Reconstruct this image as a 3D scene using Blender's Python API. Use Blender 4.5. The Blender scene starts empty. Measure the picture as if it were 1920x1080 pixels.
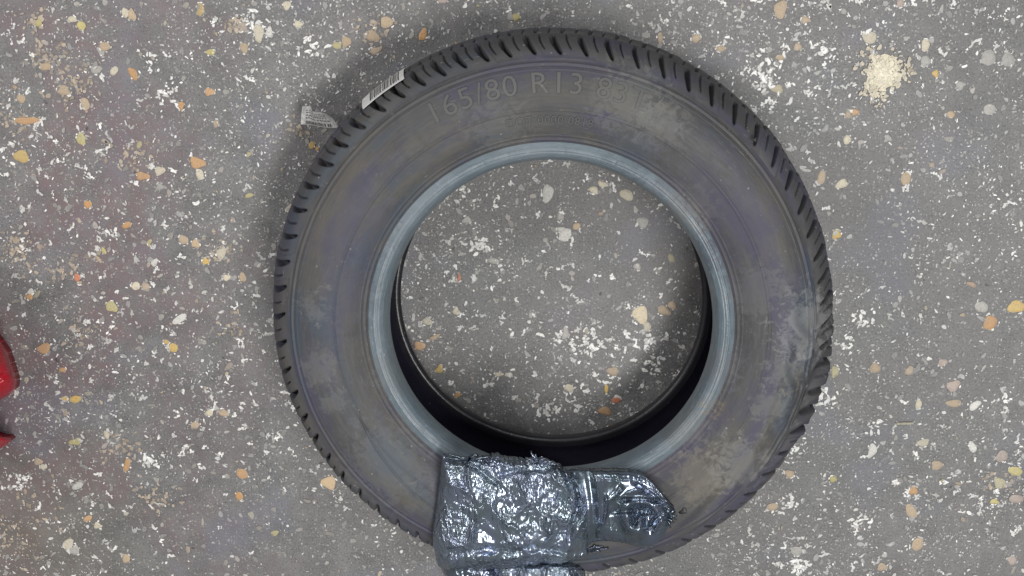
import bpy, math, random
import numpy as np
from mathutils import Matrix, Vector

random.seed(7)
rng = np.random.default_rng(11)
S = bpy.context.scene
COL = S.collection

# ------------------------------------------------------------------ camera
CX, CY, CZ = -0.006, 0.3222, 1.3955
PA, PB, PC, FPX = -0.2265, 0.0275, 0.0192, 2388.5


def _rot():
    a, b, c = PA, PB, PC
    Rx = np.array([[1, 0, 0], [0, math.cos(a), -math.sin(a)], [0, math.sin(a), math.cos(a)]])
    Ry = np.array([[math.cos(b), 0, math.sin(b)], [0, 1, 0], [-math.sin(b), 0, math.cos(b)]])
    Rz = np.array([[math.cos(c), -math.sin(c), 0], [math.sin(c), math.cos(c), 0], [0, 0, 1]])
    return Ry @ Rx @ Rz


ROT = _rot()
cam = bpy.data.cameras.new('camera')
cam.sensor_width = 36.0
cam.lens = FPX / 1920.0 * 36.0
cam.clip_start = 0.01
cam.clip_end = 100.0
cam_o = bpy.data.objects.new('camera', cam)
COL.objects.link(cam_o)
M = Matrix([[*ROT[i], [CX, CY, CZ][i]] for i in range(3)] + [[0, 0, 0, 1]])
cam_o.matrix_world = M
S.camera = cam_o

# ------------------------------------------------------------------ world and lamps
W = bpy.data.worlds.new('World')
S.world = W
W.use_nodes = True
bg = W.node_tree.nodes['Background']
bg.inputs['Color'].default_value = (0.97, 0.985, 1.0, 1)
bg.inputs['Strength'].default_value = 0.28


def area(name, loc, target, sx, sy, watts, color):
    l = bpy.data.lights.new(name, 'AREA')
    l.shape = 'RECTANGLE'
    l.size, l.size_y = sx, sy
    l.energy = watts
    l.color = color
    o = bpy.data.objects.new(name, l)
    COL.objects.link(o)
    o.location = loc
    d = Vector(target) - Vector(loc)
    o.rotation_euler = d.to_track_quat('-Z', 'Y').to_euler()
    return o


area('ceiling_lamp', (0.72, -0.42, 2.75), (0.1, 0, 0), 1.5, 0.4, 68, (1.0, 0.985, 0.96))
area('ceiling_lamp', (-1.9, 0.9, 1.9), (-0.1, 0, 0), 0.25, 1.2, 28, (1.0, 0.95, 0.93))
area('ceiling_lamp', (0.3, 2.1, 2.8), (0, 0, 0), 1.6, 0.25, 22, (0.92, 0.96, 1.0))

S.view_settings.view_transform = 'Standard'
S.view_settings.look = 'None'
S.view_settings.exposure = -0.12
S.view_settings.gamma = 1.0
S.view_settings.use_curve_mapping = False
S.render.engine = 'CYCLES'


# ------------------------------------------------------------------ helpers
def px2w(px, py, z):
    """point of the place at height z that stands where the given spot of the photograph is"""
    px = np.asarray(px, float)
    py = np.asarray(py, float)
    z = np.asarray(z, float)
    d = np.stack(np.broadcast_arrays((px - 960) / FPX, -(py - 540) / FPX, -1.0), -1) @ ROT.T
    t = (z - CZ) / d[..., 2]
    return np.stack([CX + d[..., 0] * t, CY + d[..., 1] * t, np.broadcast_to(z, t.shape) + 0 * t], -1)


def mesh_obj(name, verts, faces, mats, parent=None, smooth=True, midx=None, uv=None, col=None):
    me = bpy.data.meshes.new(name)
    me.from_pydata([tuple(map(float, v)) for v in verts], [], [tuple(int(i) for i in f) for f in faces])
    for m in (mats if isinstance(mats, (list, tuple)) else [mats]):
        me.materials.append(m)
    if midx is not None:
        me.polygons.foreach_set('material_index', np.asarray(midx, np.int32))
    me.polygons.foreach_set('use_smooth', np.full(len(me.polygons), bool(smooth)))
    if uv is not None:
        l = me.uv_layers.new(name='UVMap')
        li = np.zeros(len(me.loops), np.int32)
        me.loops.foreach_get('vertex_index', li)
        l.data.foreach_set('uv', np.asarray(uv, np.float32)[li].ravel())
    if col is not None:
        a = me.color_attributes.new('chip', 'FLOAT_COLOR', 'POINT')
        c4 = np.ones((len(col), 4), np.float32)
        c4[:, :3] = col
        a.data.foreach_set('color', c4.ravel())
    me.update()
    o = bpy.data.objects.new(name, me)
    COL.objects.link(o)
    if parent is not None:
        o.parent = parent
    return o


def grid_faces(n, m, wrap=False):
    """n rows by m columns; wrap closes the column direction"""
    f = []
    mm = m if wrap else m - 1
    for i in range(n - 1):
        a = i * m
        for j in range(mm):
            k = (j + 1) % m
            f.append((a + j, a + k, a + m + k, a + m + j))
    return f


def tag(o, label=None, cat=None, group=None, kind=None):
    if label:
        o['label'] = label
    if cat:
        o['category'] = cat
    if group:
        o['group'] = group
    if kind:
        o['kind'] = kind
    return o


def vnoise(x, y, seed=0):
    """smooth value noise on arrays, about -1..1"""
    r = np.random.default_rng(seed)
    T = r.random((256, 256)) * 2 - 1
    xi = np.floor(x).astype(int)
    yi = np.floor(y).astype(int)
    fx = x - xi
    fy = y - yi
    fx = fx * fx * (3 - 2 * fx)
    fy = fy * fy * (3 - 2 * fy)
    a = T[xi & 255, yi & 255]
    b = T[(xi + 1) & 255, yi & 255]
    c = T[xi & 255, (yi + 1) & 255]
    d = T[(xi + 1) & 255, (yi + 1) & 255]
    return (a * (1 - fx) + b * fx) * (1 - fy) + (c * (1 - fx) + d * fx) * fy


def fbm(x, y, oct=4, seed=0):
    s = 0
    a = 1.0
    t = 0
    for i in range(oct):
        s = s + a * vnoise(x * 2 ** i + 13.1 * i, y * 2 ** i + 7.7 * i, seed + i)
        t += a
        a *= 0.5
    return s / t


def ridged(x, y, seed=0, p=1.0):
    return (1 - np.abs(vnoise(x, y, seed)) * 1.6).clip(0, 1) ** p


def facets(x, y, n, x0, x1, y0, y1, seed):
    """crumpled sheet: planes of random slope meeting in creases (height of nearest-cell plane)"""
    r = np.random.default_rng(seed)
    px_ = r.uniform(x0, x1, n)
    py_ = r.uniform(y0, y1, n)
    best = np.full(x.shape, 1e9)
    sec = np.full(x.shape, 1e9)
    for a, b in zip(px_, py_):
        d = np.hypot(x - a, y - b)
        m = d < best
        sec = np.where(m, best, np.minimum(sec, d))
        best = np.where(m, d, best)
    return best, sec - best


# ------------------------------------------------------------------ materials
class NT:
    def __init__(self, name):
        self.m = bpy.data.materials.new(name)
        self.m.use_nodes = True
        self.t = self.m.node_tree
        self.b = self.t.nodes['Principled BSDF']

    def n(self, ty, **k):
        nd = self.t.nodes.new(ty)
        for a, v in k.items():
            if a.startswith('i_'):
                key = a[2:]
                nd.inputs[int(key) if key.isdigit() else key].default_value = v
            else:
                setattr(nd, a, v)
        return nd

    def l(self, a, b):
        self.t.links.new(a, b)

    def coord(self, out='Object'):
        return self.n('ShaderNodeTexCoord').outputs[out]

    def mapping(self, v, scale=(1, 1, 1), loc=(0, 0, 0)):
        mp = self.n('ShaderNodeMapping')
        mp.inputs['Scale'].default_value = scale
        mp.inputs['Location'].default_value = loc
        self.l(v, mp.inputs['Vector'])
        return mp.outputs[0]

    def noise(self, v, scale, detail=4, rough=0.55, dist=0.0):
        nd = self.n('ShaderNodeTexNoise')
        nd.inputs['Scale'].default_value = scale
        nd.inputs['Detail'].default_value = detail
        nd.inputs['Roughness'].default_value = rough
        nd.inputs['Distortion'].default_value = dist
        self.l(v, nd.inputs['Vector'])
        return nd.outputs['Fac']

    def ramp(self, f, stops):
        r = self.n('ShaderNodeValToRGB')
        e = r.color_ramp.elements
        while len(e) < len(stops):
            e.new(0.5)
        for el, (p, c) in zip(e, stops):
            el.position = p
            el.color = (*c, 1) if isinstance(c, tuple) else (c, c, c, 1)
        self.l(f, r.inputs[0])
        return r.outputs[0]

    def mix(self, f, a, b, mode='MIX'):
        x = self.n('ShaderNodeMix', data_type='RGBA', blend_type=mode)
        for sock, v in ((0, f), (6, a), (7, b)):
            if isinstance(v, (int, float)):
                x.inputs[sock].default_value = v if sock == 0 else (v, v, v, 1)
            elif isinstance(v, tuple):
                x.inputs[sock].default_value = (*v, 1)
            else:
                self.l(v, x.inputs[sock])
        return x.outputs[2]

    def math(self, op, a, b=0.0, clamp=False):
        x = self.n('ShaderNodeMath', operation=op, use_clamp=clamp)
        for i, v in enumerate((a, b)):
            if isinstance(v, (int, float)):
                x.inputs[i].default_value = v
            else:
                self.l(v, x.inputs[i])
        return x.outputs[0]

    def bump(self, h, strength, dist, prev=None):
        x = self.n('ShaderNodeBump')
        x.inputs['Strength'].default_value = strength
        x.inputs['Distance'].default_value = dist
        self.l(h, x.inputs['Height'])
        if prev is not None:
            self.l(prev, x.inputs['Normal'])
        return x.outputs[0]

    def setn(self, nrm):
        self.l(nrm, self.b.inputs['Normal'])


def floor_material():
    k = NT('worn_aggregate_floor')
    v = k.coord()
    big = k.noise(v, 3.2, 4, 0.6)
    mid = k.noise(v, 28, 5, 0.65)
    fine = k.noise(v, 420, 3, 0.7)
    base = k.ramp(mid, [(0.3, (0.078, 0.078, 0.079)), (0.5, (0.136, 0.136, 0.136)), (0.7, (0.188, 0.187, 0.184))])
    base = k.mix(k.ramp(fine, [(0.3, 0.0), (0.75, 0.5)]), base, (0.265, 0.263, 0.255))
    base = k.mix(k.ramp(fine, [(0.30, 0.7), (0.46, 0.0)]), base, (0.055, 0.055, 0.057))
    # brownish purple tint in patches, mostly left of the tyre
    sx = k.n('ShaderNodeSeparateXYZ')
    k.l(v, sx.inputs[0])
    left = k.n('ShaderNodeMapRange', i_1=-0.28, i_2=-0.5, i_3=0.12, i_4=0.9)
    k.l(sx.outputs[0], left.inputs[0])
    tf = k.math('MULTIPLY', k.ramp(k.noise(k.mapping(v, loc=(4, 2, 0)), 7.5, 4, 0.6), [(0.42, 0.0), (0.56, 0.75)]), k.math('MULTIPLY', left.outputs[0], k.ramp(k.noise(v, 55, 4, 0.7), [(0.38, 0.3), (0.58, 1.5)])))
    base = k.mix(tf, base, k.mix(mid, (0.135, 0.098, 0.104), (0.215, 0.162, 0.168)))
    lo = k.n('ShaderNodeVectorMath', operation='DISTANCE')
    k.l(v, lo.inputs[0])
    lo.inputs[1].default_value = (-0.62, -0.33, 0)
    lr = k.n('ShaderNodeMapRange', i_1=0.05, i_2=0.24, i_3=0.6, i_4=0.0)
    k.l(k.math('ADD', lo.outputs['Value'], k.math('MULTIPLY', k.noise(v, 30, 5, 0.7), 0.1)), lr.inputs[0])
    base = k.mix(lr.outputs[0], base, k.mix(mid, (0.09, 0.078, 0.062), (0.18, 0.16, 0.13)))
    tb = k.ramp(k.noise(k.mapping(v, loc=(9, 1, 0)), 9, 3, 0.5), [(0.56, 0.0), (0.66, 0.35)])
    base = k.mix(tb, base, (0.17, 0.17, 0.22))
    # sooty areas
    base = k.mix(k.ramp(big, [(0.3, 0.25), (0.5, 0.0)]), base, (0.075, 0.075, 0.08))
    # tiny pale grains everywhere
    vo = k.n('ShaderNodeTexVoronoi')
    vo.inputs['Scale'].default_value = 330
    wob = k.n('ShaderNodeTexNoise')
    wob.inputs['Scale'].default_value = 500
    k.l(v, wob.inputs['Vector'])
    vv = k.n('ShaderNodeVectorMath', operation='MULTIPLY_ADD')
    k.l(wob.outputs['Color'], vv.inputs[0])
    vv.inputs[1].default_value = (0.003, 0.003, 0.003)
    k.l(v, vv.inputs[2])
    k.l(vv.outputs[0], vo.inputs['Vector'])
    sep = k.n('ShaderNodeSeparateColor')
    k.l(vo.outputs['Color'], sep.inputs[0])
    near = k.ramp(vo.outputs['Distance'], [(0.16, 1.0), (0.4, 0.0)])
    pick = k.ramp(sep.outputs[0], [(0.55, 0.0), (0.9, 1.0)])
    cl = k.ramp(k.noise(v, 16, 3, 0.6), [(0.4, 0.15), (0.62, 1.0)])
    g = k.math('MULTIPLY', k.math('MULTIPLY', near, pick), cl)
    base = k.mix(g, base, (0.52, 0.51, 0.48))
    k.l(base, k.b.inputs['Base Color'])
    k.l(k.ramp(mid, [(0.3, 0.42), (0.7, 0.62)]), k.b.inputs['Roughness'])
    nb = k.bump(fine, 0.5, 0.0012)
    nb = k.bump(mid, 0.35, 0.004, nb)
    k.setn(nb)
    return k.m


def chip_material():
    k = NT('aggregate_chip')
    a = k.n('ShaderNodeAttribute', attribute_name='chip')
    v = k.coord()
    f = k.noise(v, 520, 4, 0.7)
    c = k.mix(k.ramp(f, [(0.50, 0.0), (0.68, 0.6)]), a.outputs['Color'], (0.19, 0.185, 0.175))
    c = k.mix(k.ramp(k.noise(v, 900, 2, 0.6), [(0.5, 0.0), (0.75, 0.3)]), c, (0.7, 0.68, 0.62))
    k.l(c, k.b.inputs['Base Color'])
    k.b.inputs['Roughness'].default_value = 0.5
    k.setn(k.bump(f, 0.4, 0.001))
    return k.m


def rubber(name, base, dust, dust_amt, rough=0.62, streak=True, tint=True, bump=0.4, blob=False):
    k = NT(name)
    v = k.coord()
    uvw = k.coord('UV')
    n1 = k.noise(v, 9, 5, 0.62)
    n2 = k.noise(v, 60, 4, 0.6)
    c = k.mix(k.ramp(n1, [(0.35, 0.0), (0.68, dust_amt)]), base, dust)
    if streak:
        st = k.noise(k.mapping(uvw, scale=(5, 190, 1)), 1.6, 4, 0.6)
        c = k.mix(k.ramp(st, [(0.46, 0.0), (0.72, dust_amt * 0.7)]), c, tuple(x * 1.15 for x in dust))
        c = k.mix(k.ramp(st, [(0.25, 0.35), (0.42, 0.0)]), c, tuple(x * 0.7 for x in base))
    if tint:
        t1 = k.ramp(k.noise(k.mapping(uvw, scale=(0.9, 15, 1), loc=(3, 3, 0)), 1.5, 6, 0.65), [(0.48, 0.0), (0.60, 0.8)])
        c = k.mix(t1, c, (base[0] * 1.1, base[1] * 1.08, base[2] * 1.55))
        t2 = k.ramp(k.noise(k.mapping(uvw, scale=(0.8, 13, 1), loc=(8, 1, 5)), 1.5, 6, 0.65), [(0.53, 0.0), (0.62, 0.7)])
        c = k.mix(t2, c, (base[0] * 0.9, base[1] * 1.22, base[2] * 1.5))
        t3 = k.ramp(k.noise(k.mapping(uvw, scale=(1.2, 18, 1), loc=(1, 7, 5)), 1.5, 8, 0.7), [(0.50, 0.0), (0.66, 0.55)])
        c = k.mix(t3, c, (dust[0] * 1.15, dust[1] * 1.07, dust[2] * 0.9))
    # dust specks and short rubbed marks
    dv = k.n('ShaderNodeTexVoronoi')
    dv.inputs['Scale'].default_value = 150
    k.l(v, dv.inputs['Vector'])
    ds = k.n('ShaderNodeSeparateColor')
    k.l(dv.outputs['Color'], ds.inputs[0])
    dd = k.math('MULTIPLY', k.ramp(dv.outputs['Distance'], [(0.08, 1.0), (0.2, 0.0)]), k.ramp(ds.outputs[0], [(0.93, 0.0), (0.98, 0.7)]))
    c = k.mix(dd, c, (0.32, 0.31, 0.29))
    rb = k.noise(k.mapping(uvw, scale=(14, 420, 1), loc=(5, 2, 0)), 1.3, 2, 0.5)
    rm = k.noise(v, 24, 3, 0.6)
    c = k.mix(k.math('MULTIPLY', k.ramp(rb, [(0.64, 0.0), (0.70, 0.55)]), k.ramp(rm, [(0.48, 0.0), (0.62, 1.0)])), c, tuple(min(1, x * 1.9) for x in dust))
    # scuffs
    sc = k.noise(k.mapping(v, scale=(1, 1, 1), loc=(2, 9, 0)), 38, 6, 0.75, 1.2)
    c = k.mix(k.ramp(sc, [(0.63, 0.0), (0.72, 0.55)]), c, tuple(min(1, x * 2.0) for x in dust))
    if blob:
        for (x, y, z, r, col, amt) in BLOBS:
            r = r * 1.1
            sb = k.n('ShaderNodeVectorMath', operation='DISTANCE')
            k.l(v, sb.inputs[0])
            sb.inputs[1].default_value = (x, y, z)
            d = k.math('ADD', sb.outputs['Value'], k.math('MULTIPLY', k.math('SUBTRACT', k.noise(v, 110, 7, 0.75, 0.6), 0.5), r * 4.2))
            mr = k.n('ShaderNodeMapRange', i_1=r * 0.5, i_2=r * 1.0, i_3=amt * 0.42, i_4=0.0)
            k.l(d, mr.inputs[0])
            c = k.mix(mr.outputs[0], c, col)
    k.b.inputs['Specular IOR Level'].default_value = 0.36
    k.l(c, k.b.inputs['Base Color'])
    k.l(k.ramp(n1, [(0.3, rough - 0.1), (0.7, rough + 0.1)]), k.b.inputs['Roughness'])
    nb = k.bump(n2, bump, 0.0015)
    nb = k.bump(k.noise(v, 700, 2, 0.6), 0.2, 0.0006, nb)
    k.setn(nb)
    return k.m


def simple(name, col, rough=0.6, metallic=0.0, noise_amt=0.25, scale=200):
    k = NT(name)
    v = k.coord()
    f = k.noise(v, scale, 4, 0.6)
    c = k.mix(k.ramp(f, [(0.3, 0.0), (0.7, 1.0)]), tuple(x * (1 - noise_amt) for x in col), tuple(min(1, x * (1 + noise_amt)) for x in col))
    k.l(c, k.b.inputs['Base Color'])
    k.b.inputs['Roughness'].default_value = rough
    k.b.inputs['Metallic'].default_value = metallic
    k.setn(k.bump(f, 0.2, 0.001))
    return k.m


def w(px, py, z):
    return tuple(float(q) for q in px2w(px, py, z))


BLOBS = [
    (*w(1290, 392, .155), .028, (0.20, 0.19, 0.165), 1.0),
    (*w(1352, 690, .155), .024, (0.13, 0.13, 0.14), 1.0),
    (*w(1290, 800, .155), .030, (0.15, 0.145, 0.14), 1.0),
    (*w(735, 700, .155), .022, (0.13, 0.135, 0.14), 0.9),
    (*w(1312, 890, .168), .030, (0.22, 0.19, 0.15), 0.65),
    (*w(1336, 765, .165), .014, (0.23, 0.17, 0.10), 0.75),
    (*w(1385, 868, .162), .030, (0.24, 0.24, 0.23), 0.7),
    (*w(1470, 700, .165), .020, (0.23, 0.23, 0.20), 0.6),
    (*w(1445, 760, .165), .020, (0.25, 0.25, 0.21), 0.5),
    (*w(1515, 610, .160), .035, (0.27, 0.27, 0.265), 0.8),
    (*w(1420, 545, .168), .030, (0.19, 0.19, 0.18), 0.6),
    (*w(590, 580, .165), .016, (0.22, 0.22, 0.21), 0.5),
    (*w(600, 690, .165), .020, (0.20, 0.20, 0.19), 0.5),
    (*w(625, 750, .165), .014, (0.20, 0.20, 0.19), 0.5),
    (*w(1180, 185, .168), .035, (0.185, 0.185, 0.165), 0.7),
    (*w(1240, 230, .168), .025, (0.20, 0.20, 0.19), 0.6),
    (*w(1075, 175, .168), .020, (0.07, 0.07, 0.07), 0.6),
    (*w(1290, 360, .165), .045, (0.085, 0.083, 0.105), 0.7),
    (*w(930, 235, .168), .030, (0.18, 0.18, 0.17), 0.5),
    (*w(1345, 480, .165), .030, (0.06, 0.058, 0.08), 1.0),
    (*w(1385, 420, .165), .030, (0.065, 0.063, 0.088), 1.0),
    (*w(1310, 345, .165), .024, (0.06, 0.06, 0.08), 1.0),
    (*w(1400, 540, .165), .024, (0.065, 0.063, 0.085), 0.9),
    (*w(1180, 290, .165), .030, (0.065, 0.085, 0.10), 0.9),
    (*w(680, 420, .165), .035, (0.075, 0.073, 0.10), 0.9),
    (*w(660, 560, .165), .030, (0.08, 0.078, 0.10), 0.8),
    (*w(730, 870, .165), .050, (0.15, 0.165, 0.18), 0.6),
    (*w(790, 200, .165), .030, (0.085, 0.085, 0.085), 0.7),
]

M_FLOOR = floor_material()
M_CHIP = chip_material()
M_SIDE = rubber('dusty_sidewall_rubber', (0.053, 0.053, 0.058), (0.090, 0.088, 0.083), 0.75, blob=True)
M_TREAD = rubber('tread_rubber', (0.054, 0.054, 0.058), (0.092, 0.090, 0.087), 0.7, streak=False, blob=True)
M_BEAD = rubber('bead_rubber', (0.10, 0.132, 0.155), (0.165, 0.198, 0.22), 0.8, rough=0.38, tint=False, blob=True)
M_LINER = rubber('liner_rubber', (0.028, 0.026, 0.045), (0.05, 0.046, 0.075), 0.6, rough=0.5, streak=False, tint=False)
M_LETTER = rubber('lettering_rubber', (0.086, 0.086, 0.086), (0.122, 0.120, 0.114), 0.8, streak=False, tint=False)
M_CODE = rubber('code_rubber', (0.085, 0.085, 0.09), (0.12, 0.12, 0.12), 0.6, streak=False, tint=False)
M_PAPER = simple('white_label_paper', (0.72, 0.72, 0.70), 0.55, noise_amt=0.12)
M_PAPER_DIRTY = simple('grey_label_paper', (0.42, 0.42, 0.41), 0.6, noise_amt=0.3, scale=300)
M_INK = simple('black_print', (0.03, 0.03, 0.03), 0.5)
M_WOOD = simple('pale_splinter_wood', (0.40, 0.38, 0.30), 0.7)
M_CRUMB = simple('black_rubber_crumb', (0.02, 0.02, 0.02), 0.5)


# ------------------------------------------------------------------ floor with its aggregate chips
def build_floor():
    V = [(-4, -4, 0), (4, -4, 0), (4, 4, 0), (-4, 4, 0)]
    F = [(0, 1, 2, 3)]
    MI = [0]
    C = [(0.2, 0.2, 0.2)] * 4
    cnt = [0]

    def chip(x, y, a, b, ang, col, dome=0.0, n=None, rough=0.3, lift=0.0):
        n = n or (5 if max(a, b) < 0.0012 else (7 if max(a, b) < 0.003 else 14))
        cnt[0] += 1
        z = 0.0002 + (cnt[0] % 197) * 0.000004 + lift
        ph = rng.random() * 6.28
        t = np.arange(n) / n * 2 * np.pi
        if n > 10:
            r = 1 + rough * 0.5 * np.cos(2 * t + ph) * rng.random() + rough * 0.5 * np.cos(3 * t + ph * 2) * rng.random() + rough * 0.35 * (rng.random(n) - 0.5)
        else:
            r = 1 + rough * 2 * (rng.random(n) - 0.5)
        px_ = a * r * np.cos(t)
        py_ = b * r * np.sin(t)
        ca, sa = math.cos(ang), math.sin(ang)
        X = x + ca * px_ - sa * py_
        Y = y + sa * px_ + ca * py_
        s = len(V)
        for i in range(n):
            V.append((X[i], Y[i], z))
            C.append(col)
        if dome > 0:
            m = len(V)
            for i in range(n):
                V.append((x + (X[i] - x) * 0.6, y + (Y[i] - y) * 0.6, z + dome))
                q = 1.08
                C.append(tuple(min(1, c_ * q) for c_ in col))
            for i in range(n):
                j = (i + 1) % n
                F.append((s + i, s + j, m + j, m + i))
                MI.append(1)
            F.append(tuple(range(m, m + n)))
            MI.append(1)
        else:
            F.append(tuple(range(s, s + n)))
            MI.append(1)

    def white(dim=None):
        d = rng.random() ** 0.9 if dim is None else dim
        g = 0.26 + 0.66 * d
        return (g, g * (0.985 + 0.01 * rng.random()), g * (0.93 + 0.05 * rng.random()))

    XR, YR = 0.98, 0.78
    y_mid = 0.05
    # small grains, density modulated in drifts
    N = 105000
    x = rng.uniform(-XR, XR, N)
    y = rng.uniform(-YR, YR, N) + y_mid
    dn = fbm(x * 9, y * 9, 4, 3)
    keep = rng.random(N) < (0.5 + 1.2 * dn).clip(0.12, 1)
    for xx, yy in zip(x[keep], y[keep]):
        s = 0.00040 + 0.0008 * rng.random() ** 2.0
        chip(xx, yy, s * rng.uniform(1, 2.2), s * rng.uniform(.6, 1), rng.random() * 3.14, white(rng.random() ** 1.5), rough=0.45)
    # medium chips
    N = 14000
    x = rng.uniform(-XR, XR, N)
    y = rng.uniform(-YR, YR, N) + y_mid
    dn = fbm(x * 7 + 5, y * 7, 4, 8)
    keep = rng.random(N) < (0.45 + 1.2 * dn).clip(0.05, 1)
    for xx, yy in zip(x[keep], y[keep]):
        s = 0.0010 + 0.0013 * rng.random() ** 2
        chip(xx, yy, s * rng.uniform(1, 1.7), s * rng.uniform(.55, 1), rng.random() * 3.14, white(rng.random() * 0.9), rough=0.4)
    # dull, half-buried stones close to the colour of the binder
    N = 9000
    x = rng.uniform(-XR, XR, N)
    y = rng.uniform(-YR, YR, N) + y_mid
    for xx, yy in zip(x, y):
        s = 0.0010 + 0.0022 * rng.random() ** 1.8
        g = 0.20 + (0.14 if xx < 0.15 else 0.22) * rng.random() ** 1.3
        wq = rng.random() * (0.10 if xx < 0 else 0.05)
        chip(xx, yy, s * rng.uniform(1, 1.6), s * rng.uniform(.6, 1), rng.random() * 3.14, (g * (1 + wq), g, g * (1 - wq)), rough=0.4)
    # crumbly worms: random walks of white slivers
    N = 5200
    x = rng.uniform(-XR, XR, N)
    y = rng.uniform(-YR, YR, N) + y_mid
    dn = fbm(x * 6 + 2, y * 6 + 9, 3, 21)
    keep = rng.random(N) < (0.5 + 1.3 * dn).clip(0.04, 1)
    for xx, yy in zip(x[keep], y[keep]):
        a = rng.random() * 6.28
        n = int(rng.integers(2, 9))
        d = 0.25 + 0.65 * rng.random()
        for i in range(n):
            s = 0.0006 + 0.0010 * rng.random()
            chip(xx, yy, s * rng.uniform(1.1, 2.2), s, a + rng.normal() * .5, white(min(1, d * rng.uniform(.7, 1.15))), rough=0.45)
            a += rng.normal() * 1.5
            st = rng.uniform(0.0014, 0.0032)
            xx += math.cos(a) * st + rng.normal() * 0.0006
            yy += math.sin(a) * st
    # rounded pebbles, dull ones spread at random
    cols = [(0.42, 0.32, 0.19), (0.46, 0.38, 0.27), (0.40, 0.25, 0.13), (0.48, 0.45, 0.36), (0.44, 0.38, 0.14), (0.38, 0.28, 0.20), (0.36, 0.34, 0.30), (0.42, 0.38, 0.26)]
    N = 1700
    x = rng.uniform(-XR, XR, N)
    y = rng.uniform(-YR, YR, N) + y_mid
    for xx, yy in zip(x, y):
        pr = 0.62 if xx < -0.25 else (0.25 if xx < 0.3 else 0.30)
        if rng.random() > pr:
            continue
        c = np.array(cols[rng.integers(len(cols))])
        fade = 0.2 + 0.6 * rng.random() if xx < 0.25 else 0.4 + 0.4 * rng.random()
        c = c * (1 - fade) + np.array([0.22, 0.21, 0.20]) * fade
        s = 0.0014 + 0.0024 * rng.random() ** 1.6
        chip(xx, yy, s * rng.uniform(1, 1.6), s * rng.uniform(.7, 1), rng.random() * 3.14, tuple(c), dome=0.0003, rough=0.35)
    OR = (0.56, 0.28, 0.07)
    YO = (0.58, 0.38, 0.07)
    TA = (0.46, 0.335, 0.20)
    CR = (0.60, 0.54, 0.40)
    YE = (0.48, 0.41, 0.13)
    WH = (0.66, 0.65, 0.60)
    PK = (0.40, 0.31, 0.26)
    RD = (0.50, 0.16, 0.07)
    GY = (0.38, 0.37, 0.335)
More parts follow.
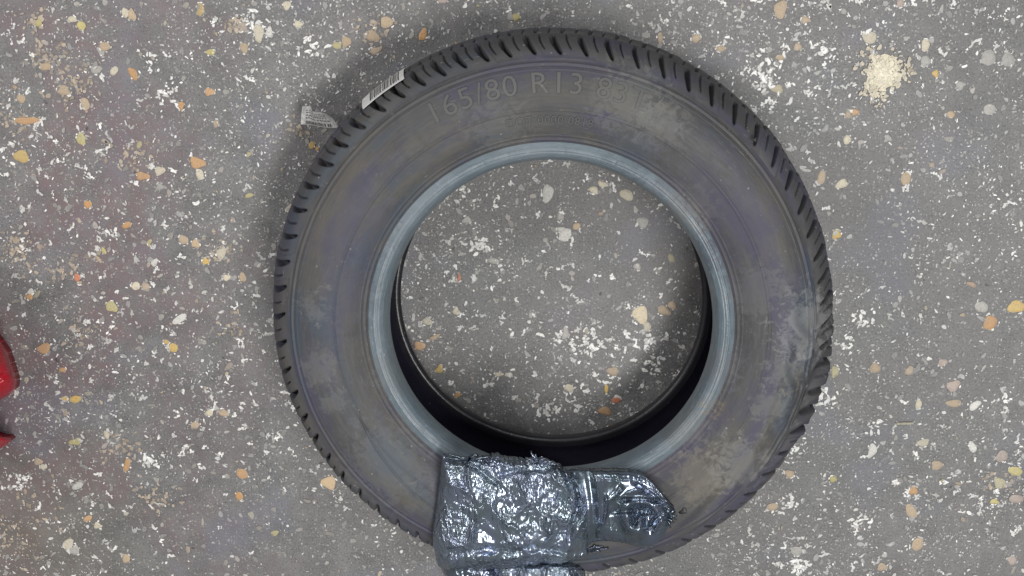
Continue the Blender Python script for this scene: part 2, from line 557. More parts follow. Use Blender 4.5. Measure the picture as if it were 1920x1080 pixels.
    # the pebbles that catch the eye in the photograph: x, y, half length, half width, turn, colour
    peb = [(40, 293, 15, 12, 0, YO), (250, 138, 12, 8, 50, OR), (485, 62, 15, 11, 80, CR), (370, 305, 15, 11, 10, OR), (375, 327, 10, 8, 80, CR),
           (345, 450, 10, 8, 0, TA), (238, 422, 7, 9, 60, OR), (152, 262, 9, 10, 0, YE), (268, 330, 12, 9, 0, OR), (300, 320, 9, 10, 20, CR),
           (165, 383, 8, 8, 0, OR), (415, 475, 9, 13, 10, CR), (386, 490, 7, 7, 0, YO), (367, 457, 8, 9, 0, TA), (343, 448, 8, 8, 0, TA),
           (145, 520, 6, 9, 0, RD), (210, 575, 12, 11, 45, YE), (58, 546, 8, 5, 150, WH), (55, 556, 8, 6, 0, OR), (83, 653, 15, 10, 160, OR),
           (118, 693, 7, 6, 0, OR), (142, 748, 12, 8, 0, YO), (121, 747, 6, 5, 0, YO), (142, 828, 12, 8, 160, YE), (337, 598, 15, 8, 145, WH),
           (325, 652, 8, 11, 0, YO), (312, 641, 6, 5, 0, YO), (255, 536, 9, 8, 0, CR), (273, 537, 8, 8, 0, TA), (238, 872, 7, 14, 10, OR),
           (454, 888, 13, 10, 20, OR), (449, 930, 9, 8, 0, OR), (419, 774, 11, 8, 20, TA), (366, 797, 10, 7, 150, TA), (393, 774, 8, 7, 0, CR),
           (617, 905, 15, 14, 0, (0.58, 0.42, 0.24)), (237, 1047, 9, 9, 0, TA), (165, 972, 10, 6, 150, OR), (183, 985, 8, 7, 0, CR), (146, 911, 12, 7, 150, WH),
           (128, 1020, 14, 10, 140, CR), (140, 1032, 12, 9, 20, GY), (72, 865, 9, 8, 0, TA), (82, 875, 7, 6, 0, CR), (200, 815, 9, 5, 60, CR),
           (793, 65, 7, 12, 20, OR), (585, 272, 6, 8, 0, YO), (632, 85, 9, 7, 0, YE), (649, 78, 8, 12, 0, TA), (725, 42, 13, 10, 0, TA),
           (700, 68, 13, 9, 20, TA), (705, 95, 12, 6, 150, TA), (197, 87, 10, 9, 0, TA), (73, 43, 7, 7, 0, YE), (136, 36, 8, 6, 0, CR),
           (153, 48, 9, 8, 0, YE), (235, 24, 7, 9, 0, CR), (248, 28, 7, 12, 0, TA), (52, 226, 22, 8, 0, OR), (153, 258, 9, 9, 0, YE),
           (340, 198, 5, 9, 0, OR), (376, 18, 7, 12, 0, YO), (452, 50, 14, 9, 0, PK), (458, 90, 8, 10, 0, TA), (395, 98, 9, 6, 0, YE),
           (393, 172, 8, 9, 0, OR), (180, 130, 10, 9, 0, GY), (214, 133, 9, 7, 140, CR), (405, 232, 5, 8, 0, TA), (300, 350, 6, 7, 0, GY),
           (120, 170, 13, 9, 20, TA), (85, 125, 12, 7, 0, TA), (40, 185, 9, 8, 0, TA), (160, 195, 12, 9, 60, TA), (538, 10, 7, 9, 0, CR),
           (595, 215 + 64, 4, 4, 0, OR), (545, 390, 9, 7, 0, CR), (425, 520, 8, 7, 0, CR), (455, 520, 7, 10, 0, TA), (290, 492, 9, 6, 120, WH),
           (280, 455, 4, 8, 20, YE), (195, 470, 8, 4, 60, YE), (185, 486, 9, 4, 50, TA),
           (1027, 362, 11, 17, 10, WH), (1060, 440, 15, 10, 150, WH), (1052, 430, 8, 6, 0, WH), (1175, 365, 13, 11, 0, CR), (1130, 345, 10, 6, 20, CR), (1113, 356, 9, 7, 0, CR),
           (1201, 590, 15, 18, 0, (0.66, 0.55, 0.36)), (1213, 612, 9, 9, 0, CR), (1245, 582, 13, 9, 30, TA), (1260, 572, 8, 8, 0, TA), (787, 648, 11, 9, 20, OR),
           (824, 692, 8, 8, 0, YO), (801, 603, 10, 7, 0, CR), (815, 632, 11, 5, 150, TA), (858, 740, 7, 5, 0, OR), (1149, 696, 12, 9, 0, TA),
           (1137, 729, 4, 9, 0, YO), (1067, 727, 10, 8, 0, CR), (1134, 770, 14, 8, 15, OR), (1155, 750, 9, 7, 0, RD), (861, 520, 4, 8, 0, RD),
           (1081, 424, 7, 8, 0, TA), (875, 412, 9, 7, 0, GY), (925, 489, 12, 6, 10, GY), (1205, 417, 12, 10, 0, GY), (1195, 500, 7, 7, 0, GY),
           (855, 583, 6, 9, 0, CR), (1060, 625, 7, 12, 0, GY), (1050, 405, 6, 11, 0, GY), (935, 702, 8, 5, 0, CR), (955, 703, 7, 5, 20, CR),
           (1630, 70, 14, 11, 40, CR), (1540, 333, 8, 13, 0, TA), (1578, 345, 11, 9, 150, CR), (1568, 440, 9, 9, 0, YO), (1588, 262, 7, 9, 0, CR),
           (1603, 210, 8, 6, 0, OR), (1590, 215, 6, 8, 0, TA), (1698, 335, 10, 12, 10, TA), (1565, 697, 7, 13, 0, (0.52, 0.46, 0.22)), (1640, 690, 10, 11, 0, TA),
           (1705, 695, 9, 9, 0, TA), (1722, 758, 7, 9, 0, CR), (1787, 723, 12, 12, 0, PK), (1788, 756, 15, 8, 5, TA), (1767, 680, 8, 9, 0, PK),
           (1856, 605, 15, 13, 0, OR), (1905, 575, 17, 12, 170, YO), (1712, 920, 9, 9, 0, OR), (1708, 958, 10, 17, 150, TA), (1720, 1020, 12, 14, 0, TA),
           (1654, 1063, 10, 9, 0, TA), (1480, 888, 10, 8, 0, TA), (1562, 898, 7, 7, 0, YE), (1448, 950, 11, 9, 0, TA), (1756, 872, 13, 9, 0, TA),
           (1874, 905, 13, 10, 0, (0.42, 0.38, 0.22)), (1903, 883, 15, 9, 0, YE), (1905, 935, 14, 10, 0, PK), (1864, 940, 8, 6, 0, YE), (1897, 1050, 10, 9, 0, PK),
           (1878, 855, 11, 13, 140, PK), (1463, 18, 12, 17, 0, TA), (1510, 37, 8, 7, 0, TA), (1495, 88, 8, 7, 0, TA), (1238, 71, 6, 9, 0, TA), (1305, 72, 8, 8, 0, TA),
           (1352, 91, 9, 6, 0, TA), (1457, 167, 11, 8, 0, (0.5, 0.42, 0.25)), (1754, 138, 6, 7, 0, YO), (1735, 85, 9, 10, 0, CR), (1782, 215, 8, 7, 0, TA),
           (1853, 108, 13, 15, 0, GY), (1890, 112, 11, 15, 0, GY), (1855, 205, 12, 10, 0, GY), (1735, 115, 10, 9, 0, GY), (1800, 160, 8, 8, 0, GY), (1688, 6, 8, 7, 0, PK),
           (1840, 575, 11, 13, 140, GY), (1730, 830, 12, 8, 0, CR), (1828, 760, 13, 8, 150, WH), (1823, 838, 7, 13, 150, WH), (1635, 845, 8, 16, 10, WH), (1493, 1033, 12, 10, 0, GY),
           (830, 0, 9, 7, 0, PK), (968, 32, 7, 7, 0, YE), (560, 45, 8, 6, 0, CR), (505, 60, 6, 10, 0, WH)]
    for (px_, py_, a, b, ang, c) in peb:
        p = px2w(px_, py_, 0.0)
        s = 1 / 1750.0
        # the table gives image turns, y down
        fd = 0.10 + 0.28 * rng.random()
        br = 0.86 + 0.2 * rng.random()
        cc = tuple((q * (1 - fd) + 0.26 * fd) * br for q in c)
        chip(p[0], p[1], a * s, b * s, -math.radians(ang), cc, dome=0.0005, rough=0.35, n=16)
        # a rind or crumbs beside some
        for _ in range(int(rng.integers(1, 8))):
            t = rng.random() * 6.28
            chip(p[0] + math.cos(t) * a * s * 1.15, p[1] + math.sin(t) * b * s * 1.15, 0.0016 * rng.uniform(.5, 1.2), 0.0009, t + 1.57, white(), rough=0.45)
    # cream splash of crushed stone near the upper right corner
    p = px2w(1655, 140, 0)
    chip(p[0], p[1], 0.019, 0.017, 0.4, (0.66, 0.60, 0.45), rough=0.5, n=26)
    for i in range(760):
        t = rng.random() * 6.28
        r = abs(rng.normal()) * 0.0125 * (1 + 0.45 * math.sin(t * 3 + 1) + 0.25 * math.sin(t * 7))
        if r > 0.033:
            continue
        g = max(0.0, 1 - r / 0.03)
        c = np.array([0.82, 0.76, 0.58]) * g + np.array([0.50, 0.44, 0.34]) * (1 - g)
        c = c * rng.uniform(.75, 1.12)
        s = 0.0006 + 0.0017 * rng.random()
        chip(p[0] + math.cos(t) * r * 1.0, p[1] + math.sin(t) * r * 1.05, s * rng.uniform(1, 1.8), s, rng.random() * 3.14, tuple(c.clip(0, .92)), rough=0.45, lift=0.0008 + i * 0.0000012)
    for (px_, py_, n, sp) in [(1545, 105, 26, .012), (1215, 640, 20, .008), (320, 175, 30, .012), (1030, 775, 26, .012), (1105, 640, 40, .014), (1225, 680, 24, .010), (1480, 940, 20, .008),
                              (1640, 800, 14, .007), (1545, 750, 34, .011), (1490, 840, 18, .009), (1610, 975, 22, .010), (1500, 1060, 34, .013), (900, 460, 30, .010), (860, 350, 24, .009),
                              (590, 90, 20, .012), (470, 40, 30, .014), (40, 900, 22, .012), (280, 860, 18, .008), (1430, 130, 60, .02), (1620, 600, 18, .01), (1590, 650, 16, .008)]:
        p = px2w(px_, py_, 0)
        for i in range(n):
            s = 0.0008 + 0.0012 * rng.random()
            chip(p[0] + rng.normal() * sp * .6, p[1] + rng.normal() * sp * .6, s * rng.uniform(1, 2.2), s, rng.random() * 3.14, white(rng.uniform(.4, 1)), rough=0.5)
    for (px_, py_, n, sp) in [(90, 110, 40, .015), (130, 160, 60, .02), (60, 40, 30, .012), (30, 470, 60, .02), (120, 500, 40, .02), (250, 300, 40, .018), (700, 60, 40, .014), (440, 45, 30, .012),
                              (410, 470, 40, .014), (230, 840, 40, .02), (30, 1010, 45, .025), (60, 960, 25, .03), (300, 940, 40, .02), (430, 610, 30, .02), (30, 230, 40, .016), (160, 620, 30, .02), (560, 240, 20, .01), (1870, 900, 24, .015)]:
        p = px2w(px_, py_, 0)
        for i in range(n):
            s = 0.0007 + 0.0015 * rng.random()
            c = np.array([0.36, 0.295, 0.225]) * rng.uniform(.6, 1.35)
            chip(p[0] + rng.normal() * sp * .7, p[1] + rng.normal() * sp * .6, s * rng.uniform(1, 1.8), s, rng.random() * 3.14, tuple(c), rough=0.5)
    # dark specks of grit pressed into the floor
    for i in range(160):
        s = 0.0006 + 0.0014 * rng.random() ** 2
        chip(rng.uniform(-XR, XR), rng.uniform(-YR, YR), s * 1.5, s, rng.random() * 3.14, (0.05, 0.05, 0.055), rough=0.4)
    o = mesh_obj('floor', V, F, [M_FLOOR, M_CHIP], smooth=False, midx=MI, col=C)
    tag(o, kind='structure')


build_floor()

# ------------------------------------------------------------------ the tyre
tyre = bpy.data.objects.new('car_tyre', None)
COL.objects.link(tyre)
tag(tyre, 'used black car tyre lying flat on its side on the speckled floor', 'tyre')

ZM = 0.085            # middle height


def spline(pts, n):
    P = np.array(pts, float)
    t = np.r_[0, np.cumsum(np.hypot(*np.diff(P, axis=0).T))]
    # Catmull-Rom resampling
    out = []
    for u in np.linspace(0, t[-1], n):
        i = min(len(P) - 2, max(0, int(np.searchsorted(t, u, side='right') - 1)))
        s = (u - t[i]) / (t[i + 1] - t[i])
        p0 = P[i - 1] if i > 0 else 2 * P[0] - P[1]
        p3 = P[i + 2] if i + 2 < len(P) else 2 * P[-1] - P[-2]
        p1, p2 = P[i], P[i + 1]
        out.append(0.5 * ((2 * p1) + (-p0 + p2) * s + (2 * p0 - 5 * p1 + 4 * p2 - p3) * s * s + (-p0 + 3 * p1 - 3 * p2 + p3) * s ** 3))
    return np.array(out)


def wob(th, r):
    """the carcass is not perfectly round: a few mm of sag"""
    return 0.0018 * np.cos(2 * th + 0.7) + 0.0012 * np.cos(3 * th + 2.0)


def ringmesh(name, prof, nth, mat, parent, fn=None, close=False):
    """prof (n,2) r,z ; fn(theta grid, prof index grid, R, Z) -> R, Z"""
    n = len(prof)
    th = -math.pi / 2 + np.arange(nth) / nth * 2 * np.pi
    T, R = np.meshgrid(th, prof[:, 0])
    _, Z = np.meshgrid(th, prof[:, 1])
    R = R + wob(T, R)
    if fn is not None:
        R, Z = fn(T, np.arange(n)[:, None] + 0 * T, R, Z)
    V = np.stack([R * np.cos(T), R * np.sin(T), Z], -1).reshape(-1, 3)
    arc = np.r_[0, np.cumsum(np.hypot(*np.diff(prof, axis=0).T))]
    U = np.stack([T / 6.2832 * 8, arc[:, None] + 0 * T], -1).reshape(-1, 2)
    F = grid_faces(n, nth, True)
    if close:
        m = nth
        a = (n - 1) * m
        F += [(a + j, a + (j + 1) % m, (j + 1) % m, j) for j in range(m)]
    return mesh_obj(name, V, F, mat, parent, uv=U)


def flip(p):
    q = np.array(p, float)
    q[:, 1] = 2 * ZM - q[:, 1]
    return q


RT = 0.2915


def tread_prof(n):
    up = [(0.2640, 0.1565), (0.2725, 0.1515), (0.2790, 0.1435), (0.2845, 0.1315), (0.2882, 0.1150), (0.2906, 0.1000), (RT, 0.0850)]
    lo = flip(up[::-1])[1:]
    return spline(np.vstack([up, lo]), n)


NP = 66
PH_JIT = [0.0]
th_edges = None
_r = np.random.default_rng(5)
widths = 1 + 0.10 * np.sin(np.arange(NP) / NP * 2 * np.pi * 3 + 0.6) + _r.normal(size=NP) * 0.06
edges = np.r_[0, np.cumsum(widths)] / widths.sum() * 2 * np.pi


def tread_fn(T, I, R, Z):
    n = int(I.max()) + 1
    s = I / (n - 1)                                 # 0 upper shoulder, 1 lower shoulder
    half = np.abs(s - 0.5) * 2                      # 1 at the shoulder line, 0 at the crown
    sg = np.where(s < 0.5, 1.0, -1.0)
    slant = sg * (1 - half)
    ang = (T + math.pi / 2 - 0.050 * slant - 0.02 * np.sin(slant * 5.0)) % (2 * np.pi)
    k = (np.searchsorted(edges, ang, side='right') - 1).clip(0, NP - 1)
    wd = edges[k + 1] - edges[k]
    f = (ang - edges[k]) / wd                        # 0..1 within the pitch
    arc = f * wd * 0.286                             # metres along
    pit = wd * 0.286
    depth = np.zeros_like(T)

    def slot(c, wdt, dep, s0, s1):
        d = np.abs(arc - c)
        d = np.minimum(d, pit - d)
        m = 1 / (1 + np.exp((d - wdt / 2) / 0.00028))
        e = np.clip((half - s0) / 0.03, 0, 1) * np.clip((s1 - half) / 0.05, 0, 1)
        return m * e * dep

    wv_ = np.random.default_rng(4).uniform(0.75, 1.3, NP)[k]
    wb = 0.0011 + 0.0042 * wv_ * np.sin(np.pi * np.clip((0.96 - half) / 0.46, 0, 1)) ** 0.55
    depth = np.maximum(depth, slot(pit * 0.30, wb, 0.0110, 0.42, 0.95))
    depth = np.maximum(depth, slot(pit * 0.80, 0.0012, 0.0050, 0.42, 0.88))
    depth = np.maximum(depth, slot(pit * 0.55, 0.0010, 0.005, 0.02, 0.38))
    depth = np.maximum(depth, slot(pit * 0.05, 0.0030, 0.006, 0.02, 0.36))
    # circumferential grooves
    for c, wdt in ((0.40, 0.035), (0.0, 0.03)):
        depth = np.maximum(depth, 0.0075 / (1 + np.exp((np.abs(half - c) - wdt) / 0.006)))
    # worn, slightly uneven blocks
    bl = np.random.default_rng(9).normal(size=NP)[k] * 0.00035
    hard = np.exp(-((T - 0.05 + 0.25) / 0.28) ** 2) * np.clip((half - 0.35) / 0.3, 0, 1)  # scrubbed, folded patch on the right
    tear = hard * 0.0042 * np.sin(T * 46 + half * 14 + 1.5 * np.sin(T * 19))
    depth = depth * (1 - 0.35 * hard)
    # normal direction, roughly outward in R and for the shoulder partly in Z
    prof = tread_prof(n)
    tg = np.gradient(prof, axis=0)
    nr = -tg[:, 1] / np.hypot(tg[:, 0], tg[:, 1])
    nz = tg[:, 0] / np.hypot(tg[:, 0], tg[:, 1])
    sgn = np.sign(nr[n // 2])
    nr, nz = nr * sgn, nz * sgn
    nr = nr[:, None] + 0 * T
    nz = nz[:, None] + 0 * T
    h = -depth + bl + tear
    ends = np.clip(np.minimum(s, 1 - s) / 0.02, 0, 1)
    h = h * ends
    return R + nr * h, Z + nz * h


ringmesh('tread', tread_prof(110), 2640, M_TREAD, tyre, tread_fn)

side_up = spline([(0.1830, 0.1530), (0.1880, 0.1560), (0.1980, 0.1612), (0.2120, 0.1662), (0.2260, 0.1690), (0.2380, 0.1688), (0.2480, 0.1661), (0.2565, 0.1618), (0.2640, 0.1565)], 150)


def side_low(T, R):
    return 0.0011 * fbm(T * 3.0 + 7, R * 26, 3, 31) + 0.00022 * vnoise(T * 40, R * 30, 5)


def side_fn(T, I, R, Z):
    r0 = side_up[:, 0][:, None]
    q = np.zeros_like(T)
    for c, wdt, h in ((0.1855, 0.0007, 0.0007), (0.1880, 0.0004, -0.0004), (0.1900, 0.0005, 0.0005), (0.2150, 0.0006, 0.0006), (0.2166, 0.0005, -0.0004),
                      (0.2540, 0.0005, 0.0005), (0.2570, 0.0007, -0.0007), (0.2596, 0.0010, 0.0013)):
        q = q + h * np.exp(-((r0 + 0 * T - c) / wdt) ** 2)
    # broad shallow bands and cord ripples
    q = q + 0.0006 * np.exp(-((r0 + 0 * T - 0.200) / 0.006) ** 2)
    q = q + side_low(T, R)
    # scrubbed folds towards the right edge
    g = np.exp(-((T + 0.16) / 0.30) ** 2) * np.clip((r0 - 0.232) / 0.012, 0, 1)
    q = q + g * 0.0032 * np.sin(T * 23 + R * 210 + 1.3 * np.sin(T * 31))
    g2 = np.exp(-((T + 0.80) / 0.35) ** 2) * np.clip((r0 - 0.225) / 0.012, 0, 1)
    q = q + g2 * 0.0014 * np.sin(T * 17 + R * 330)
    # wandering mould crease of the lower left
    rc = 0.216 + 0.015 * np.clip((T - 3.6) / 0.7, 0, 1)
    q = q - 0.0012 * np.exp(-((R - rc) / 0.0011) ** 2) * np.clip((T - 3.3) / 0.3, 0, 1)
    e = np.clip((r0 - 0.1830) / 0.002, 0, 1) * np.clip((0.2640 - r0) / 0.0015, 0, 1)
    return R, Z + q * e


def side_fn_low(T, I, R, Z):
    return R, Z


sw = ringmesh('sidewall', side_up, 1080, M_SIDE, tyre, side_fn)
ringmesh('sidewall', flip(side_up[::6])[::-1], 240, M_SIDE, tyre, side_fn_low)

bead_up = spline([(0.1830, 0.1530), (0.1800, 0.1540), (0.1762, 0.1548), (0.1722, 0.1540), (0.1690, 0.1515), (0.1664, 0.1470), (0.1645, 0.1405), (0.1636, 0.1340), (0.1640, 0.1300), (0.1680, 0.1275), (0.1740, 0.1290)], 90)


def bead_fn(T, I, R, Z):
    s = I / (I.max())
    q = (0.0005 * np.exp(-((s - 0.12) / 0.012) ** 2) - 0.0006 * np.exp(-((s - 0.20) / 0.01) ** 2) + 0.0004 * np.exp(-((s - 0.34) / 0.012) ** 2) - 0.0004 * np.exp(-((s - 0.47) / 0.01) ** 2))
    # fine cross cuts where the mould vents were
    for a in (1.52, 1.84, 1.23, 1.98, 0.98, 2.3):
        q = q - 0.0006 * np.exp(-((T - a) / 0.0025) ** 2) * np.clip((0.6 - s) / 0.1, 0, 1) * np.clip(s / 0.05, 0, 1)
    return R, Z + q + 0.0004 * vnoise(T * 12, s * 3, 4) * np.clip(s / 0.1, 0, 1) * np.clip((0.97 - s) / 0.05, 0, 1)


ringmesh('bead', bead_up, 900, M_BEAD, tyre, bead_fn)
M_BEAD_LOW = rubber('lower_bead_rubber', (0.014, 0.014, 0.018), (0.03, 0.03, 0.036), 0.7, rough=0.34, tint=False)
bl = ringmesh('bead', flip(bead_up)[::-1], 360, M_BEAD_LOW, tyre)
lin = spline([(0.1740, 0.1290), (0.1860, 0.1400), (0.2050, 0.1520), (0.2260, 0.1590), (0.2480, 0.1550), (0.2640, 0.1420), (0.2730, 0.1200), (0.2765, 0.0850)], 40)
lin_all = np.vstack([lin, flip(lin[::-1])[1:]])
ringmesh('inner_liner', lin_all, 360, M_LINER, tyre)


# raised lettering, bent round the sidewall
def side_z(r):
    return np.interp(r, side_up[:, 0], side_up[:, 1])


def lettering(name, text, size, r_mid, th_mid, height, mat, parent, squeeze=1.0):
    cu = bpy.data.curves.new(name + '_curve', 'FONT')
    cu.body = text
    cu.size = size
    cu.align_x = 'CENTER'
    cu.extrude = 0.5
    cu.resolution_u = 3
    cu.space_character = 1.08
    tmp = bpy.data.objects.new('tmp_text', cu)
    COL.objects.link(tmp)
    dg = bpy.context.evaluated_depsgraph_get()
    me = bpy.data.meshes.new_from_object(tmp.evaluated_get(dg))
    bpy.data.objects.remove(tmp)
    bpy.data.curves.remove(cu)
    import bmesh
    bm = bmesh.new()
    bm.from_mesh(me)
    for _ in range(5):
        bmesh.ops.triangulate(bm, faces=[f for f in bm.faces if len(f.verts) > 3])
        le = [e for e in bm.edges if (e.verts[0].co.xy - e.verts[1].co.xy).length > 0.0028]
        if not le:
            break
        bmesh.ops.subdivide_edges(bm, edges=le, cuts=1)
    bmesh.ops.triangulate(bm, faces=bm.faces[:])
    bm.to_mesh(me)
    bm.free()
    n = len(me.vertices)
    co = np.zeros(n * 3)
    me.vertices.foreach_get('co', co)
    co = co.reshape(-1, 3)
    ymid = size * 0.34
    r = r_mid + (co[:, 1] - ymid)
    th = th_mid - co[:, 0] * squeeze / r_mid
    z = side_z(r) + np.where(co[:, 2] > 0, height, -0.002)
    rr = r + wob(th, r)
    z = z + side_low(th, rr)
    out = np.stack([rr * np.cos(th), rr * np.sin(th), z], -1)
    me.vertices.foreach_set('co', out.ravel())
    me.name = name
    me.materials.clear()
    me.materials.append(mat)
    me.update()
    o = bpy.data.objects.new(name, me)
    COL.objects.link(o)
    o.parent = parent
    return o


def theta_of(px_, py_, z):
    p = px2w(px_, py_, z)
    return math.atan2(p[1], p[0]), math.hypot(p[0], p[1])


ta, ra = theta_of(800, 235, .168)
tb, rb = theta_of(1222, 200, .168)
r_let = 0.2415
lettering('size_lettering', '165/80 R13 83T', 0.0285, r_let, (ta + tb) / 2 , 0.0012, M_LETTER, sw,
          squeeze=1.1)
LET_SPAN = (ta, tb, ra, rb)
ta2, ra2 = theta_of(957, 247, .165)
tb2, rb2 = theta_of(1104, 247, .165)
lettering('code_lettering', 'DOT 0000 0818', 0.0118, 0.2060, (ta2 + tb2) / 2, 0.0013, M_CODE, sw)

# barcode label stuck on the upper shoulder of the tread
TP = tread_prof(240)


def tread_pt(th, s, off):
    """s metres down the tread section from the shoulder line"""
    arc = np.r_[0, np.cumsum(np.hypot(*np.diff(TP, axis=0).T))]
    r = np.interp(s, arc, TP[:, 0])
    z = np.interp(s, arc, TP[:, 1])
    r2 = np.interp(s + 0.0005, arc, TP[:, 0])
    z2 = np.interp(s + 0.0005, arc, TP[:, 1])
    tr, tz = r2 - r, z2 - z
    L = np.hypot(tr, tz)
    nr, nz = -tz / L, tr / L
    r = r + nr * off + wob(th, r)
    z = z + nz * off
    return np.stack([r * np.cos(th), r * np.sin(th), z], -1)


tl, _ = theta_of(676, 203, .146)
tr_, _ = theta_of(752, 141, .146)


def patch(name, th0, th1, s0, s1, off, mat, parent, nt=40, ns=14, thick=0.0003, sfun=None, lab=None):
    TT, SS = np.meshgrid(np.linspace(th0, th1, nt), np.linspace(s0, s1, ns))
    A = tread_pt(TT, SS, off + thick).reshape(-1, 3)
    B = tread_pt(TT, SS, off).reshape(-1, 3)
    n = len(A)
    F = grid_faces(ns, nt)
    F2 = [tuple(reversed([i + n for i in f])) for f in F]
    rim = [i for i in range(nt)] + [i * nt + nt - 1 for i in range(1, ns)] + [(ns - 1) * nt + i for i in range(nt - 2, -1, -1)] + [i * nt for i in range(ns - 2, 0, -1)]
    F3 = [(rim[i], rim[(i + 1) % len(rim)], rim[(i + 1) % len(rim)] + n, rim[i] + n) for i in range(len(rim))]
    return mesh_obj(name, np.vstack([A, B]), F + F2 + F3, mat, parent, smooth=False)


S0, S1 = 0.0265, 0.066
bar = patch('barcode_label', tl, tr_, S0, S1, 0.0012, M_PAPER, tyre)


def bars():
    V, F = [], []
    r = np.random.default_rng(3)
    a = tl + (tr_ - tl) * 0.20
    end = tl + (tr_ - tl) * 0.88
    st = (tr_ - tl) / 100
    while (a - end) * np.sign(st) < 0:
        wd = st * r.choice([1.0, 1.3, 2.0, 2.8])
        for th, th2 in ((a, a + wd),):
            ss = np.linspace(S0 + 0.0035, S1 - 0.004, 12)
            p = tread_pt(np.full(12, th), ss, 0.0017)
            q = tread_pt(np.full(12, th2), ss, 0.0017)
            b = len(V)
            V.extend(p)
            V.extend(q)
            for i in range(11):
                F.append((b + i, b + i + 1, b + 12 + i + 1, b + 12 + i))
        a += wd + st * r.choice([1.2, 1.6, 2.6])
    mesh_obj('barcode', V, F, M_INK, bar, smooth=False)


bars()


# torn text half of the label, peeled and curling away from the foot of the tread
def text_label():
    n, m = 26, 34
    L = np.array([(567, 199), (565, 215), (564, 233)])
    R_ = np.array([(610, 213), (624, 222), (636, 240)])
    T_ = np.array([(567, 199), (583, 199), (586, 209), (600, 210), (610, 213)])
    B_ = np.array([(564, 233), (578, 234), (592, 236), (608, 239), (636, 240)])

    def sm(P, k):
        return np.stack([np.interp(np.linspace(0, 1, k), np.linspace(0, 1, len(P)), P[:, c]) for c in (0, 1)], -1)
    l, r, t, b = sm(L, n), sm(R_, n), sm(T_, m), sm(B_, m)
    U, Vv = np.meshgrid(np.linspace(0, 1, m), np.linspace(0, 1, n))
    P = ((1 - Vv)[..., None] * t[None] + Vv[..., None] * b[None] + (1 - U)[..., None] * l[:, None] + U[..., None] * r[:, None]
         - ((1 - U) * (1 - Vv))[..., None] * t[0] - (U * (1 - Vv))[..., None] * t[-1] - ((1 - U) * Vv)[..., None] * b[0] - (U * Vv)[..., None] * b[-1])
    Z = 0.030 + 0.055 * U ** 1.5 + 0.006 * np.sin(U * 5 + Vv * 2)
    W3 = px2w(P[..., 0], P[..., 1], Z).reshape(-1, 3)
    lo = W3 - np.array([0, 0, 0.0004])
    k = len(W3)
    F = grid_faces(n, m)
    F2 = [tuple(reversed([i + k for i in f])) for f in F]
    o = mesh_obj('text_label', np.vstack([W3, lo]), F + F2, M_PAPER_DIRTY, tyre, smooth=True)
    tag(o, 'torn grey paper label with rows of small print, curling off the tread')
    rr = np.random.default_rng(8)
    V, Fc = [], []

    def dash(u0, u1, v0, v1):
        b0 = len(V)
        for vv in (v0, v1):
            for uu in np.linspace(u0, u1, 4):
                j = min(m - 1.001, uu * (m - 1))
                i = min(n - 1.001, vv * (n - 1))
                G = W3.reshape(n, m, 3)
                i0, j0 = int(i), int(j)
                fi, fj = i - i0, j - j0
                p = G[i0, j0] * (1 - fi) * (1 - fj) + G[i0 + 1, j0] * fi * (1 - fj) + G[i0, j0 + 1] * (1 - fi) * fj + G[i0 + 1, j0 + 1] * fi * fj
                V.append(p + np.array([0, 0, 0.0004]))
        for q in range(3):
            Fc.append((b0 + q, b0 + q + 1, b0 + 5 + q, b0 + 4 + q))
    for row in (0.22, 0.36, 0.50, 0.64):
        u = 0.14
        while u < 0.85:
            d = rr.uniform(.02, .07)
            dash(u, u + d, row, row + 0.05)
            u += d + rr.uniform(.02, .05)
    u = 0.16
    while u < 0.9:
        d = rr.uniform(.012, .03)
        dash(u, u + d, 0.80, 0.96)
        u += d + rr.uniform(.015, .035)
    mesh_obj('printed_text', V, Fc, M_INK, o, smooth=False)


text_label()


# ------------------------------------------------------------------ crinkled silver plastic bag
def plastic(name, base, metallic, rough, crinkle, blue):
    k = NT(name)
    v = k.coord()
    n1 = k.noise(v, 40, 5, 0.6)
    c = k.mix(k.ramp(n1, [(0.35, 0.0), (0.65, 1.0)]), base, blue)
    k.l(c, k.b.inputs['Base Color'])
    k.b.inputs['Metallic'].default_value = metallic
    k.l(k.ramp(k.noise(v, 25, 3, 0.5), [(0.3, rough - 0.06), (0.7, rough + 0.08)]), k.b.inputs['Roughness'])
    k.b.inputs['Specular IOR Level'].default_value = 0.8
    v = k.mapping(v, scale=(1.0, 0.55, 1.0))
    vo = k.n('ShaderNodeTexVoronoi', feature='DISTANCE_TO_EDGE')
    vo.inputs['Scale'].default_value = 110
    wv = k.n('ShaderNodeTexNoise')
    wv.inputs['Scale'].default_value = 120
    k.l(v, wv.inputs['Vector'])
    ad = k.n('ShaderNodeVectorMath', operation='MULTIPLY_ADD')
    k.l(wv.outputs['Color'], ad.inputs[0])
    ad.inputs[1].default_value = (0.012, 0.012, 0.012)
    k.l(v, ad.inputs[2])
    k.l(ad.outputs[0], vo.inputs['Vector'])
    msk = k.ramp(k.noise(k.mapping(v, loc=(2.3, 0.4, 0)), 34, 3, 0.55), [(0.40, 0.15), (0.58, 1.0)])
    nb = k.bump(k.math('MULTIPLY', vo.outputs['Distance'], msk), crinkle, 0.008)
    nb = k.bump(k.math('MULTIPLY', k.noise(v, 260, 3, 0.6, 0.6), msk), crinkle, 0.0018, nb)
    k.setn(nb)
    return k.m


M_BAG = plastic('silver_grey_plastic', (0.23, 0.28, 0.315), 0.85, 0.21, 0.65, (0.27, 0.31, 0.41))
M_BAG2 = plastic('dark_grey_plastic', (0.14, 0.18, 0.20), 0.85, 0.22, 0.22, (0.19, 0.22, 0.29))


